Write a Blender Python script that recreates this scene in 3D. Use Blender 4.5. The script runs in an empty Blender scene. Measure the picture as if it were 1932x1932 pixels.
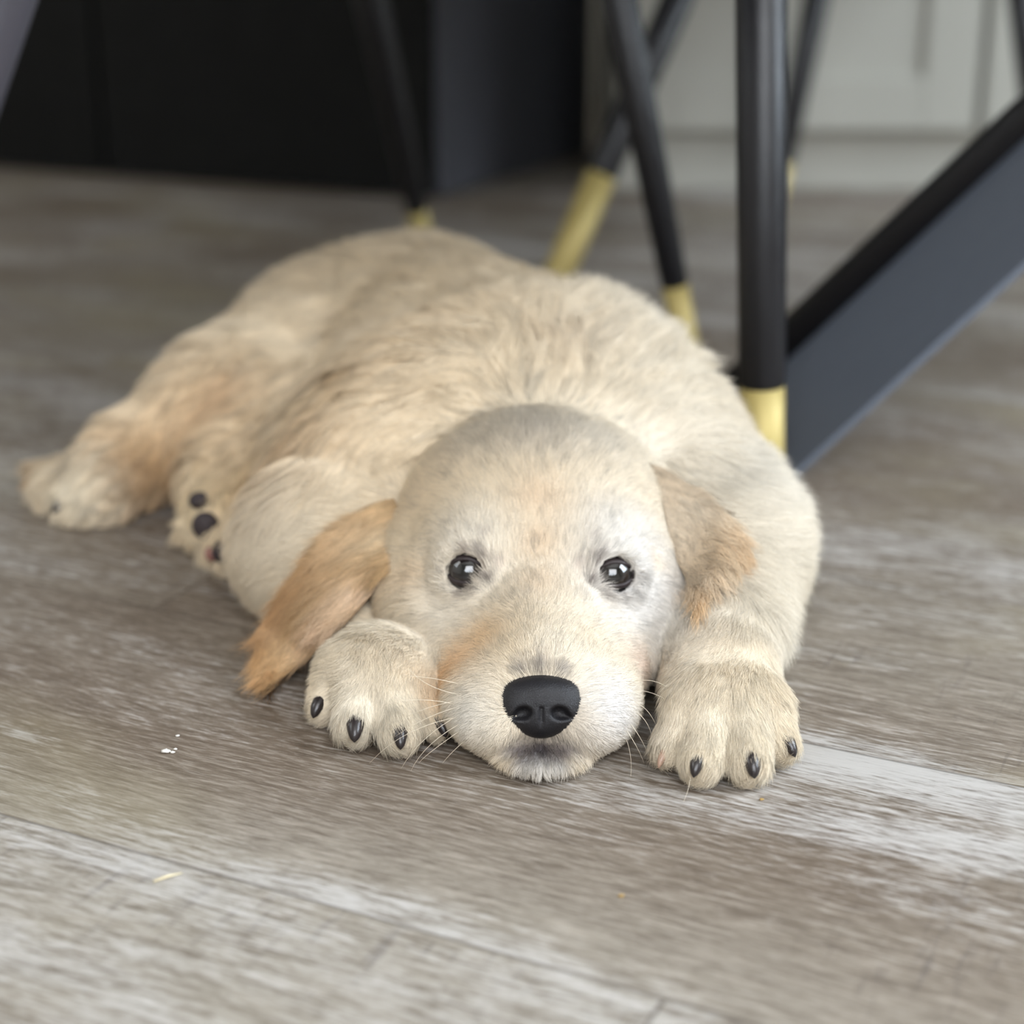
import bpy, math, random
import numpy as np
from mathutils import Vector, Matrix
from mathutils.bvhtree import BVHTree
from mathutils.kdtree import KDTree
R = math.radians
rng = np.random.default_rng(7)
SC = bpy.context.scene
COL = SC.collection

# ------------------------------------------------------------------ camera, world, lights, exposure
CAM_H, PITCH, FPX = 0.29, R(19), 3220.0
cam = bpy.data.cameras.new('camera'); camo = bpy.data.objects.new('camera', cam); COL.objects.link(camo)
camo.location = (0, 0, CAM_H); camo.rotation_euler = (R(90) - PITCH, 0, 0)
cam.sensor_width = 36; cam.lens = FPX / 1932 * 36; cam.clip_start = .01
cam.dof.use_dof = True; cam.dof.focus_distance = 0.620; cam.dof.aperture_fstop = 5.0
SC.camera = camo
SC.view_settings.view_transform = 'Standard'; SC.view_settings.look = 'None'
SC.view_settings.gamma = 1; SC.view_settings.use_curve_mapping = False
SC.view_settings.exposure = 1.52
w = bpy.data.worlds.new('World'); SC.world = w; w.use_nodes = True
w.node_tree.nodes['Background'].inputs[0].default_value = (.80, .90, 1, 1)
w.node_tree.nodes['Background'].inputs[1].default_value = 1.0
def area(name, loc, tgt, sx, sy, power, col):
    l = bpy.data.lights.new(name, 'AREA'); l.shape = 'RECTANGLE'; l.size = sx; l.size_y = sy; l.energy = power; l.color = col
    o = bpy.data.objects.new(name, l); COL.objects.link(o); o.location = loc
    o.rotation_euler = (Vector(tgt) - Vector(loc)).to_track_quat('-Z', 'Y').to_euler(); return o
area('daylight_right', (2.23, 0.55, 1.45), (0, .75, .2), 1.9, 1.5, 55, (.84, .92, 1))
area('daylight_front', (0.25, -1.72, 1.45), (0.1, 1, .35), 1.9, 1.6, 30, (.97, .98, 1))
area('daylight_left', (-1.93, 0.5, 1.5), (0, .8, .4), 1.0, 1.3, 4, (1, .94, .86))
cy = SC.cycles
cy.max_bounces = 5; cy.diffuse_bounces = 4; cy.glossy_bounces = 3; cy.transmission_bounces = 3; cy.transparent_max_bounces = 4
cy.use_adaptive_sampling = True; cy.adaptive_threshold = .03
cy.use_denoising = True
cy.caustics_reflective = False; cy.caustics_refractive = False
SC.cycles_curves.shape = 'RIBBONS'; SC.cycles_curves.subdivisions = 2

# ------------------------------------------------------------------ helpers
CP, SP = math.cos(PITCH), math.sin(PITCH)
def ray(x, y):
    a = (x - 966) / FPX; b = -(y - 966) / FPX
    return np.array([a, CP + b * SP, -SP + b * CP])
EYE = np.array([0, 0, CAM_H])
def W(x, y, Y):                     # point on the sight line at world depth Y
    d = ray(x, y); return EYE + d * (Y / d[1])
def Z(x, y, z):                     # point on the sight line at height z
    d = ray(x, y); return EYE + d * ((z - CAM_H) / d[2])
def lin(c):
    c = np.asarray(c, float) / 255.0
    return np.where(c <= .04045, c / 12.92, ((c + .055) / 1.055) ** 2.4)
def tag(o, label=None, cat=None, group=None, kind=None):
    if label: o['label'] = label
    if cat: o['category'] = cat
    if group: o['group'] = group
    if kind: o['kind'] = kind
    return o
def empty(name, loc=(0, 0, 0)):
    o = bpy.data.objects.new(name, None); COL.objects.link(o); o.location = loc; o.empty_display_size = .02; return o
def adopt(o, parent):
    if parent:
        o.parent = parent; o.matrix_parent_inverse = Matrix.Translation(-Vector(world_loc(parent)))
    return o
def world_loc(o):
    v = Vector(o.location)
    while o.parent:
        v = v + o.matrix_parent_inverse.translation + Vector(o.parent.location); o = o.parent
    return v
def mesh(name, V, F, mat, parent=None, smooth=True):
    me = bpy.data.meshes.new(name); me.from_pydata([tuple(map(float, v)) for v in V], [], [tuple(map(int, f)) for f in F]); me.update()
    o = bpy.data.objects.new(name, me); COL.objects.link(o)
    if mat: me.materials.append(mat)
    if smooth: me.polygons.foreach_set('use_smooth', [True] * len(me.polygons))
    return adopt(o, parent)
class MB:
    def __init__(s): s.V = []; s.F = []
    def add(s, V, F):
        n = len(s.V); s.V += [tuple(v) for v in V]; s.F += [tuple(i + n for i in f) for f in F]
    def box(s, c, d, rz=0, b=0):
        c = np.array(c, float); d = np.array(d, float) / 2
        V = []
        for z in (-1, 1):
            for x, y in ((-1, -1), (1, -1), (1, 1), (-1, 1)):
                q = np.array([x * d[0], y * d[1], z * d[2]])
                V.append((c[0] + q[0] * math.cos(rz) - q[1] * math.sin(rz), c[1] + q[0] * math.sin(rz) + q[1] * math.cos(rz), c[2] + q[2]))
        s.add(V, [(3, 2, 1, 0), (4, 5, 6, 7), (0, 1, 5, 4), (1, 2, 6, 5), (2, 3, 7, 6), (3, 0, 4, 7)])
    def tube(s, pts, rad, n=20, cap=True):
        pts = [Vector(p) for p in pts]; base = len(s.V); V = []; F = []
        up = None
        for i, p in enumerate(pts):
            t = (pts[min(i + 1, len(pts) - 1)] - pts[max(i - 1, 0)]).normalized()
            if up is None: up = t.orthogonal().normalized()
            a = (up - t * up.dot(t)).normalized(); up = a; b = t.cross(a)
            r = rad[i] if hasattr(rad, '__len__') else rad
            for k in range(n):
                th = 2 * math.pi * k / n; V.append(p + (a * math.cos(th) + b * math.sin(th)) * r)
        for i in range(len(pts) - 1):
            for k in range(n):
                F.append((i * n + k, i * n + (k + 1) % n, (i + 1) * n + (k + 1) % n, (i + 1) * n + k))
        if cap:
            F.append(tuple(range(n))[::-1]); F.append(tuple((len(pts) - 1) * n + k for k in range(n)))
        s.add(V, F)
    def build(s, name, mat, parent=None, smooth=False, bevel=0):
        o = mesh(name, s.V, s.F, mat, parent, smooth)
        if bevel:
            m = o.modifiers.new('bevel', 'BEVEL'); m.width = bevel; m.segments = 3; m.limit_method = 'ANGLE'
        return o
def mat(name, col=(200, 200, 200), rough=.5, metal=0, spec=.5, bump=None, **k):
    m = bpy.data.materials.new(name); m.use_nodes = True; nt = m.node_tree; b = nt.nodes['Principled BSDF']
    b.inputs['Base Color'].default_value = (*lin(col), 1); b.inputs['Roughness'].default_value = rough
    b.inputs['Metallic'].default_value = metal; b.inputs['Specular IOR Level'].default_value = spec
    for kk, v in k.items(): b.inputs[kk.replace('_', ' ')].default_value = v
    if bump:
        n = nt.nodes.new('ShaderNodeTexNoise'); n.inputs['Scale'].default_value = bump[0]; n.inputs['Detail'].default_value = 4
        tc = nt.nodes.new('ShaderNodeTexCoord'); nt.links.new(tc.outputs['Object'], n.inputs['Vector'])
        bp = nt.nodes.new('ShaderNodeBump'); bp.inputs['Strength'].default_value = bump[1]; bp.inputs['Distance'].default_value = bump[2]
        nt.links.new(n.outputs['Fac'], bp.inputs['Height']); nt.links.new(bp.outputs['Normal'], b.inputs['Normal'])
        rr = nt.nodes.new('ShaderNodeMapRange'); rr.inputs[3].default_value = rough * .85; rr.inputs[4].default_value = min(1, rough * 1.15)
        nt.links.new(n.outputs['Fac'], rr.inputs[0]); nt.links.new(rr.outputs[0], b.inputs['Roughness'])
    return m
class NT:
    def __init__(s, m): s.t = m.node_tree
    def n(s, typ, **k):
        nd = s.t.nodes.new('ShaderNode' + typ)
        for a, b in k.items(): setattr(nd, a, b)
        return nd
    def put(s, sock, v):
        if hasattr(v, 'outputs'): v = v.outputs[0]
        if isinstance(v, bpy.types.NodeSocket): s.t.links.new(v, sock)
        elif v is not None: sock.default_value = v
    def math(s, op, a, b=None, clamp=False):
        nd = s.n('Math', operation=op, use_clamp=clamp); s.put(nd.inputs[0], a)
        if b is not None: s.put(nd.inputs[1], b)
        return nd.outputs[0]
    def noise(s, vec, scale, detail=4, rough=.5, dist=0):
        nd = s.n('TexNoise'); s.put(nd.inputs['Vector'], vec); nd.inputs['Scale'].default_value = scale
        nd.inputs['Detail'].default_value = detail; nd.inputs['Roughness'].default_value = rough; nd.inputs['Distortion'].default_value = dist
        return nd.outputs['Fac']
    def scl(s, vec, sc, off=(0, 0, 0)):
        nd = s.n('Mapping'); s.put(nd.inputs[0], vec); nd.inputs['Scale'].default_value = sc; s.put(nd.inputs['Location'], off); return nd.outputs[0]
    def ramp(s, v, a, b, lo=0., hi=1.):
        nd = s.n('MapRange', interpolation_type='SMOOTHSTEP'); s.put(nd.inputs[0], v)
        for i, q in zip((1, 2, 3, 4), (a, b, lo, hi)): nd.inputs[i].default_value = q
        return nd.outputs[0]
    def mix(s, f, a, b, mode='MIX'):
        nd = s.n('Mix', data_type='RGBA', blend_type=mode); s.put(nd.inputs[0], f)
        for i, q in ((6, a), (7, b)): s.put(nd.inputs[i], (*lin(q), 1) if isinstance(q, tuple) else q)
        return nd.outputs[2]

# ------------------------------------------------------------------ the room
GA = R(-26)                                    # direction of the planks
def floor_mat():
    m = bpy.data.materials.new('whitewashed_planks'); m.use_nodes = True; N = NT(m)
    b = m.node_tree.nodes['Principled BSDF']
    tc = N.n('TexCoord').outputs['Object']
    rot = N.n('VectorRotate', rotation_type='Z_AXIS'); N.put(rot.inputs['Vector'], tc); rot.inputs['Angle'].default_value = -GA
    sep = N.n('SeparateXYZ'); N.put(sep.inputs[0], rot.outputs[0]); u, v = sep.outputs[0], sep.outputs[1]
    seam = Z(1252, 1884, 0); su = seam[0] * math.cos(GA) + seam[1] * math.sin(GA); sv = -seam[0] * math.sin(GA) + seam[1] * math.cos(GA)
    PW, PL = .174, 1.2
    vv = N.math('DIVIDE', N.math('SUBTRACT', v, sv), PW); row = N.math('FLOOR', vv); fv = N.math('FRACT', vv)
    uo = N.math('MULTIPLY', N.math('ADD', row, 1.0), .37 * PL)
    uu = N.math('DIVIDE', N.math('SUBTRACT', N.math('SUBTRACT', u, su), uo), PL); cu = N.math('FLOOR', uu); fu = N.math('FRACT', uu)
    idv = N.n('CombineXYZ'); N.put(idv.inputs[0], row); N.put(idv.inputs[1], cu)
    wn = N.n('TexWhiteNoise', noise_dimensions='3D'); N.put(wn.inputs['Vector'], idv.outputs[0]); rnd = wn.outputs['Value']; rc = wn.outputs['Color']
    off = N.n('VectorMath', operation='SCALE'); N.put(off.inputs[0], rc); off.inputs['Scale'].default_value = 7
    vec = N.n('VectorMath', operation='ADD'); N.put(vec.inputs[0], rot.outputs[0]); N.put(vec.inputs[1], off.outputs[0]); vec = vec.outputs[0]
    warp = N.noise(N.scl(vec, (1, 3, 1)), 4, 2)
    wv = N.n('CombineXYZ'); N.put(wv.inputs[1], N.math('MULTIPLY', N.math('SUBTRACT', warp, .5), .02))
    va = N.n('VectorMath', operation='ADD'); N.put(va.inputs[0], vec); N.put(va.inputs[1], wv.outputs[0]); vec2 = va.outputs[0]
    fine = N.noise(N.scl(vec2, (1, 10, 1)), 42, 6, .68)          # fine streaks
    fine2 = N.noise(N.scl(vec2, (1, 7, 1)), 125, 4, .65)
    med = N.noise(N.scl(vec2, (1, 5, 1)), 11, 6, .62)
    patch = N.noise(N.scl(vec, (1, 2.4, 1)), 4.2, 5, .55)
    patch2 = N.noise(N.scl(vec, (1, 2.0, 1), (3, 5, 0)), 2.6, 3, .5)
    cross = N.noise(N.scl(vec, (9, 1, 1)), 26, 4, .6)            # saw marks across the grain
    crossm = N.math('MULTIPLY', N.ramp(cross, .55, .72), N.ramp(N.noise(N.scl(vec, (1, 1, 1), (9, 2, 0)), 9, 2), .52, .66))
    base = N.mix(N.ramp(patch2, .35, .65), (112, 99, 86), (134, 125, 113))
    cB = Z(430, 1800, 0); a = N.math('POWER', N.math('DIVIDE', N.math('SUBTRACT', u, cB[0] * math.cos(GA) + cB[1] * math.sin(GA)), .22), 4.0); d = N.math('POWER', N.math('DIVIDE', N.math('SUBTRACT', v, -cB[0] * math.sin(GA) + cB[1] * math.cos(GA)), .075), 4.0)
    base = N.mix(N.math('MULTIPLY', N.math('POWER', 2.718, N.math('MULTIPLY', N.math('ADD', a, d), -1.0)), .75), base, (164, 158, 147))     # a paler board
    base = N.mix(N.math('MULTIPLY', N.ramp(fine, .52, .32), .62), base, (84, 72, 62))
    base = N.mix(N.math('MULTIPLY', N.ramp(fine2, .50, .34), .35), base, (84, 72, 62))
    base = N.mix(N.math('MULTIPLY', N.ramp(fine, .50, .66), .5), base, (172, 162, 150))
    base = N.mix(N.math('MULTIPLY', N.ramp(fine2, .50, .66), .35), base, (178, 170, 160))
    base = N.mix(N.math('MULTIPLY', crossm, .6), base, (92, 84, 80))
    f = N.math('ADD', N.math('MULTIPLY', patch, 1.0), N.math('MULTIPLY', N.math('SUBTRACT', med, .5), .45))
    f = N.math('ADD', f, N.math('MULTIPLY', N.math('SUBTRACT', fine, .5), .85))
    f = N.math('ADD', f, N.math('MULTIPLY', N.math('SUBTRACT', fine2, .5), .7))
    f = N.math('ADD', f, N.math('MULTIPLY', N.math('SUBTRACT', rnd, .5), .07))
    # whitewash left thick on a few spots of the boards
    for px, py, ru, rv, s in ((1700, 1470, .10, .018, .27), (1560, 1400, .05, .012, .2), (1250, 1510, .05, .014, .2), (1800, 1590, .05, .012, .25), (520, 1700, .16, .03, .08), (200, 1850, .16, .03, .04),
                              (900, 1900, .1, .03, .12), (60, 1390, .02, .006, .3), (700, 1560, .07, .02, -.28), (350, 1460, .07, .025, -.30), (950, 1650, .10, .02, -.25), (1300, 1780, .10, .02, -.22), (1750, 1750, .10, .02, -.15), (1650, 1300, .1, .02, -.1), (250, 1150, .08, .02, -.3), (600, 1220, .08, .02, -.2)):
        c = Z(px, py, 0); cu_ = c[0] * math.cos(GA) + c[1] * math.sin(GA); cv_ = -c[0] * math.sin(GA) + c[1] * math.cos(GA)
        a = N.math('POWER', N.math('DIVIDE', N.math('SUBTRACT', u, cu_), ru), 2.0); d = N.math('POWER', N.math('ABSOLUTE', N.math('DIVIDE', N.math('SUBTRACT', v, cv_), rv)), 2.0)
        g = N.math('POWER', 2.718, N.math('MULTIPLY', N.math('ADD', a, d), -1.0))
        f = N.math('ADD', f, N.math('MULTIPLY', g, s))
    white = N.ramp(f, .42, .84)
    base = N.mix(N.math('MULTIPLY', white, .80), base, (198, 196, 194))
    base = N.mix(N.math('MULTIPLY', N.ramp(N.noise(N.scl(vec, (1, 1.5, 1), (4, 1, 0)), 5, 3), .5, .7), .35), base, (150, 140, 112))
    # seams
    sm = N.math('MAXIMUM', N.ramp(N.math('ABSOLUTE', N.math('SUBTRACT', fv, .5)), .494, .4985), N.ramp(N.math('ABSOLUTE', N.math('SUBTRACT', fu, .5)), .4990, .4997))
    base = N.mix(N.math('MULTIPLY', sm, .55), base, (70, 60, 52))
    N.put(b.inputs['Base Color'], base)
    N.put(b.inputs['Roughness'], N.ramp(fine, .2, .8, .42, .62)); b.inputs['Specular IOR Level'].default_value = .45
    bp = N.n('Bump'); bp.inputs['Strength'].default_value = .35; bp.inputs['Distance'].default_value = .0006
    N.put(bp.inputs['Height'], N.math('SUBTRACT', N.math('ADD', fine, fine2), N.math('MULTIPLY', sm, 2.0))); N.put(b.inputs['Normal'], bp.outputs[0])
    return m
M_wall = mat('wall_paint', (212, 208, 200), .85, bump=(60, .15, .001))
M_ceil = mat('ceiling_paint', (232, 232, 228), .9, bump=(40, .1, .001))
M_frame = mat('window_paint', (235, 235, 232), .4, bump=(30, .05, .001))
X0, X1, Y0, Y1, H = -2.0, 2.3, -1.8, 3.0, 2.5
def struct(name, c, d, m): 
    b = MB(); b.box(c, d); return tag(b.build(name, m), kind='structure')
struct('floor', ((X0 + X1) / 2, (Y0 + Y1) / 2, -.025), (X1 - X0 + .2, Y1 - Y0 + .2, .05), floor_mat())
struct('ceiling', ((X0 + X1) / 2, (Y0 + Y1) / 2, H + .05), (X1 - X0 + .2, Y1 - Y0 + .2, .1), M_ceil)
struct('wall_back', ((X0 + X1) / 2, Y1 + .05, H / 2), (X1 - X0 + .2, .1, H), M_wall)
def wall_open(name, axis, pos, a0, a1, o0, o1, z0, z1):
    b = MB()
    def bx(p, q, r, s):
        if q - p < 1e-4 or s - r < 1e-4: return
        c = ((p + q) / 2, (r + s) / 2)
        if axis == 'x': b.box((pos, c[0], c[1]), (.1, q - p, s - r))
        else: b.box((c[0], pos, c[1]), (q - p, .1, s - r))
    bx(a0, o0, 0, H); bx(o1, a1, 0, H); bx(o0, o1, 0, z0); bx(o0, o1, z1, H)
    tag(b.build(name, M_wall), kind='structure')
wall_open('wall_right', 'x', X1 + .05, Y0 - .1, Y1 + .1, -.45, 1.55, .65, 2.25)
wall_open('wall_front', 'y', Y0 - .05, X0, X1, -.75, 1.25, .6, 2.3)
wall_open('wall_left', 'x', X0 - .05, Y0 - .1, Y1 + .1, -.05, 1.05, .8, 2.2)
M_glass = mat('window_glass', (240, 245, 248), .02, Transmission_Weight=1.0)
def window(n, axis, pos, o0, o1, z0, z1):
    root = empty('window_%d' % n, (pos, (o0 + o1) / 2, z0) if axis == 'x' else ((o0 + o1) / 2, pos, z0)); tag(root, kind='structure')
    fr, gl = MB(), MB(); c = (o0 + o1) / 2; zc = (z0 + z1) / 2
    def bx(mb, a, z, da, dz, t=.05):
        if axis == 'x': mb.box((pos, a, z), (t, da, dz))
        else: mb.box((a, pos, z), (da, t, dz))
    for z in (z0 + .03, z1 - .03): bx(fr, c, z, o1 - o0, .06)
    for a in (o0 + .03, c, o1 - .03): bx(fr, a, zc, .06, z1 - z0 - .12)
    fr.build('window_frame', M_frame, root)
    bx(gl, c, zc, o1 - o0 - .08, z1 - z0 - .08, .006); gl.build('window_pane', M_glass, root)
window(1, 'x', X1 + .05, -.45, 1.55, .65, 2.25); window(2, 'y', Y0 - .05, -.75, 1.25, .6, 2.3); window(3, 'x', X0 - .05, -.05, 1.05, .8, 2.2)

# ------------------------------------------------------------------ furniture behind the puppy
M_black = mat('black_lacquer', (13, 14, 14), .7, spec=.2, bump=(25, .1, .001))
M_cab_lit = mat('cabinet_board_lit', (84, 86, 94), .6, bump=(25, .1, .001))  # cabinet body, lighter than its black doors: window light put into the colour
M_offw = mat('offwhite_lacquer', (184, 184, 176), .5, bump=(12, .1, .002))
M_leg = mat('black_metal', (20, 20, 24), .42, metal=.0, spec=.4, bump=(90, .08, .0005))
M_brass = mat('brass', (190, 172, 108), .5, metal=.2, bump=(60, .05, .0005))
M_slate = mat('slate_metal', (98, 106, 120), .45, metal=.0, spec=.6, bump=(80, .08, .0005))
M_seat = mat('charcoal_velvet', (52, 52, 56), .9, bump=(300, .4, .002), Sheen_Weight=.4)
# black cabinet
c0 = Z(830, 374, 0); ang = R(155)
ud = np.array([math.cos(ang), math.sin(ang), 0]); wd = np.array([math.cos(ang - R(90)), math.sin(ang - R(90)), 0])
CW, CD, CH = 1.35, .44, .62
cab = empty('black_cabinet', c0 + ud * CW / 2 + wd * CD / 2)
tag(cab, 'low black cabinet with flat doors standing in the dim back left corner', 'cabinet')
b = MB(); b.box(c0 + ud * CW / 2 + wd * CD / 2 + np.array([0, 0, CH / 2]), (CW, CD, CH), ang); b.build('cabinet_body', M_cab_lit, cab, bevel=.003)
for k in range(3):
    b = MB(); b.box(c0 + ud * (CW * (k + .5) / 3) - wd * .008 + np.array([0, 0, .004 + (CH - .01) / 2]), (CW / 3 - .006, .016, CH - .012), ang)
    d = b.build('door', M_black, cab, bevel=.002)
    b = MB(); hc = c0 + ud * (CW * (k + .5) / 3) - wd * .022 + np.array([0, 0, CH - .1]); b.tube([hc - ud * .06, hc + ud * .06], .005, 10); b.build('handle', M_leg, d)
# off-white sideboard
SY = 1.955; sx0, sx1 = .115, 1.75
sb = empty('white_sideboard', ((sx0 + sx1) / 2, SY + .25, 0)); tag(sb, 'off-white panelled sideboard standing behind the chair legs at the right', 'cabinet')
b = MB(); b.box(((sx0 + sx1) / 2, SY + .25, .42), (sx1 - sx0, .46, .84)); b.build('cabinet_body', M_offw, sb, bevel=.004)
for k in range(4):
    wdt = (sx1 - sx0) / 4; xc = sx0 + wdt * (k + .5); b = MB()
    b.box((xc, SY + .012, .45), (wdt - .006, .016, .76))
    for xx in (-1, 1): b.box((xc + xx * (wdt / 2 - .035), SY + .001, .45), (.06, .008, .76))
    b.box((xc, SY + .001, .10), (wdt - .13, .008, .06)); b.box((xc, SY + .001, .80), (wdt - .13, .008, .06))
    b.build('door', M_offw, sb, bevel=.002)
b = MB(); b.box(((sx0 + sx1) / 2, SY + .26, .855), (sx1 - sx0 + .03, .5, .03)); b.build('top', M_offw, sb, bevel=.004)

M_leg_sheen = mat('black_metal_sheen', (92, 92, 104), .4, spec=.6, bump=(90, .08, .0005))  # the black leg metal again, with its grey sheen painted into the colour
def leg(parent, foot, via, r0=.0095, r1=.0125, tip=.062, ztop=.43, m=None):
    foot = np.array(foot, float); via = np.array(via, float); d = (via - foot); d = d / d[2]
    top = foot + d * ztop; q = foot + d * tip
    b = MB(); rr = lambda z: r0 + (r1 - r0) * z / .3
    b.tube([q, q + d * .002, q + d * .004, top], [rr(tip) * .8, rr(tip), rr(tip) * 1.04, rr(ztop)], 28); L = b.build('leg', m or M_leg, parent, True)
    L.data.polygons.foreach_set('use_smooth', [len(p.vertices) == 4 for p in L.data.polygons])
    b = MB(); b.tube([foot, foot + d * .002, q + d * .001], [r0 * .85, r0, rr(tip)], 28); t = b.build('leg_tip', M_brass, L, True); t['label'] = 'brass leg tip'
    t.data.polygons.foreach_set('use_smooth', [len(p.vertices) == 4 for p in t.data.polygons])
    return top
def chair(label, legs, seat_c, rz, sz=(.42, .42)):
    root = empty('dining_chair', (seat_c[0], seat_c[1], 0)); tag(root, label, 'chair', 'dining chairs behind the puppy')
    for l in legs: leg(root, *l[:2], **(l[2] if len(l) > 2 else {}))
    b = MB(); b.box((seat_c[0], seat_c[1], .455), (*sz, .06), rz); b.build('seat', M_seat, root, bevel=.02)
    bk = np.array([math.cos(rz + R(90)), math.sin(rz + R(90))]) * (sz[1] / 2 - .02)
    b = MB(); b.box((seat_c[0] + bk[0], seat_c[1] + bk[1], .60), (sz[0], .05, .21), rz); b.build('backrest', M_seat, root, bevel=.02)
LA = (Z(1438, 945, 0), W(1437, 0, .86), dict(r0=.0115, r1=.0128))
LB = (Z(1306, 705, 0), W(1168, 0, 1.10), dict(r0=.0082, r1=.0125))
LC = (Z(1035, 560, 0), W(1268, 20, 1.44), dict(r0=.0125, r1=.0135, tip=.095))
LD = (Z(1452, 425, 0), W(1540, 0, 1.75), dict(r0=.010, r1=.014))
LE = (Z(800, 460, 0), W(700, 0, 1.50), dict(r0=.009, r1=.016, tip=.035))
FF0, FF1 = W(-62, 215, .92), W(8, 0, .90)
fd = (FF1 - FF0) / (FF1 - FF0)[2]; LF = (FF0 - fd * FF0[2], FF1, dict(r0=.013, r1=.0155, m=M_leg_sheen))
GG0, GG1 = W(1948, 190, 1.62), W(1928, 0, 1.62)
gd = (GG1 - GG0) / (GG1 - GG0)[2]; LG = (GG0 - gd * GG0[2], GG1, dict(r0=.010, r1=.013))
chair('dining chair whose thick black brass-tipped leg stands right beside the puppy', [LA, LB], (-.06, 1.10), R(90), (.36, .36))
chair('dining chair with legs crossing behind the puppy, one slanting wide brass tip', [LC, LE], (.02, 1.72), R(0), (.36, .36))
chair('dining chair with slim dark legs standing in front of the off-white sideboard', [LD, LG], (.42, 1.74), R(0), (.36, .3))
chair('dining chair with a single grey-sheened leg in the top left corner', [LF], (LF[0][0] * 1 + fd[0] * .43, LF[0][1] - .35, 0), R(180), (.34, .34))
# table with a leaning flat leg
tb = empty('dining_table', (.62, 1.0, 0)); tag(tb, 'table on a broad slanting slate-grey leg with a black rail at the right', 'table')
A = Z(1470, 915, 0); Bp = Z(1365, 792, 0); up = W(1935, 492, A[1]) - A; up /= up[2]
nrm = np.cross(Bp - A, up); nrm /= np.linalg.norm(nrm); nrm = -nrm if nrm[0] < 0 else nrm
V = []; 
for zz in (0, .72):
    for q in (A, Bp):
        for s in (0, 1):
            p = q + up * zz + nrm * .004 * s; p = p.copy(); p = p - up * (p[2] - zz); V.append(p)
F = [(0, 1, 3, 2), (4, 6, 7, 5), (0, 2, 6, 4), (1, 5, 7, 3), (0, 4, 5, 1), (2, 3, 7, 6)]
mesh('slanting_leg', V, F, M_slate, tb, False)
off = (Bp - A) / np.linalg.norm(Bp - A) * .016
b = MB(); b.tube([Bp + off + up * .012 , Bp + off + up * .72], .0155, 24); o = b.build('leg_rail', M_leg, tb, True); o['label'] = 'black rail'
b = MB(); b.box((.10, 1.06, .735), (2.2, .76, .03)); b.build('table_top', M_black, tb, bevel=.004)  # top is out of view, its extent set to shade the floor behind

# ------------------------------------------------------------------ puppy: one continuous body grown from blended volumes
def qrot(rx=0, ry=0, rz=0):
    return np.array(Matrix.Rotation(R(rz), 3, 'Z') @ Matrix.Rotation(R(ry), 3, 'Y') @ Matrix.Rotation(R(rx), 3, 'X'))
class SDF:
    def __init__(s): s.ops = []
    def ell(s, c, r, rot=None, k=.02, op='u'):
        s.ops.append(('e', np.array(c, float), np.array(r, float), np.eye(3) if rot is None else rot, k, op)); return s
    def cone(s, a, b, ra, rb, k=.02, op='u'):
        s.ops.append(('c', np.array(a, float), np.array(b, float), (ra, rb), k, op)); return s
    def dist(s, o, P):
        if o[0] == 'e':
            q = (P - o[1].astype(np.float32)) @ o[3].astype(np.float32); r = o[2].astype(np.float32)
            k0 = np.sqrt(((q / r) ** 2).sum(-1)); k1 = np.sqrt(((q / r ** 2) ** 2).sum(-1))
            return k0 * (k0 - 1) / np.maximum(k1, 1e-6)
        a, b = o[1].astype(np.float32), o[2].astype(np.float32); ra, rb = o[3]
        ab = b - a; t = np.clip(((P - a) @ ab) / (ab @ ab), 0, 1)
        return np.sqrt((((P - a) - t[..., None] * ab) ** 2).sum(-1)) - (ra + (rb - ra) * t).astype(np.float32)
    def comb(s, d, n, k, op):
        if op == 'u':
            h = np.maximum(k - np.abs(d - n), 0) / k; return np.minimum(d, n) - h * h * k / 4
        n = -n; h = np.maximum(k - np.abs(d - n), 0) / k; return np.maximum(d, n) + h * h * k / 4
    def at(s, P):
        P = np.atleast_2d(P).astype(np.float32); d = np.full(len(P), 1., np.float32)
        for o in s.ops: d = s.comb(d, s.dist(o, P), o[-2], o[-1])
        return d
    def hit(s, px, py, t0=.4):
        d = ray(px, py); d = d / np.linalg.norm(d); t = t0
        for _ in range(200):
            q = s.at(EYE + d * t)[0]
            if q < 2e-4: return EYE + d * t
            t += min(max(q * .7, 1e-4), .02)
            if t > 1.6: return None
        return EYE + d * t
    def grid(s, lo, hi, h, floor=None):
        lo = np.array(lo, float); n = np.ceil((np.array(hi) - lo) / h).astype(int) + 1
        D = np.full(n, .05, np.float32)
        ax = [lo[i] + np.arange(n[i]) * h for i in range(3)]
        for o in s.ops:
            if o[0] == 'e': c = o[1]; e = np.full(3, o[2].max()); a, b_ = c - e, c + e
            else: e = max(o[3]); a = np.minimum(o[1], o[2]) - e; b_ = np.maximum(o[1], o[2]) + e
            m = o[-2] + 3 * h + .006
            i0 = np.clip(np.floor((a - m - lo) / h).astype(int), 0, n); i1 = np.clip(np.ceil((b_ + m - lo) / h).astype(int) + 1, 0, n)
            if (i1 <= i0).any(): continue
            g = np.stack(np.meshgrid(*[ax[i][i0[i]:i1[i]] for i in range(3)], indexing='ij'), -1).astype(np.float32)
            sl = tuple(slice(i0[i], i1[i]) for i in range(3))
            D[sl] = s.comb(D[sl], s.dist(o, g), o[-2], o[-1])
        if floor is not None: D = np.maximum(D, (floor - ax[2])[None, None, :].astype(np.float32))
        return D, lo, h
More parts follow.
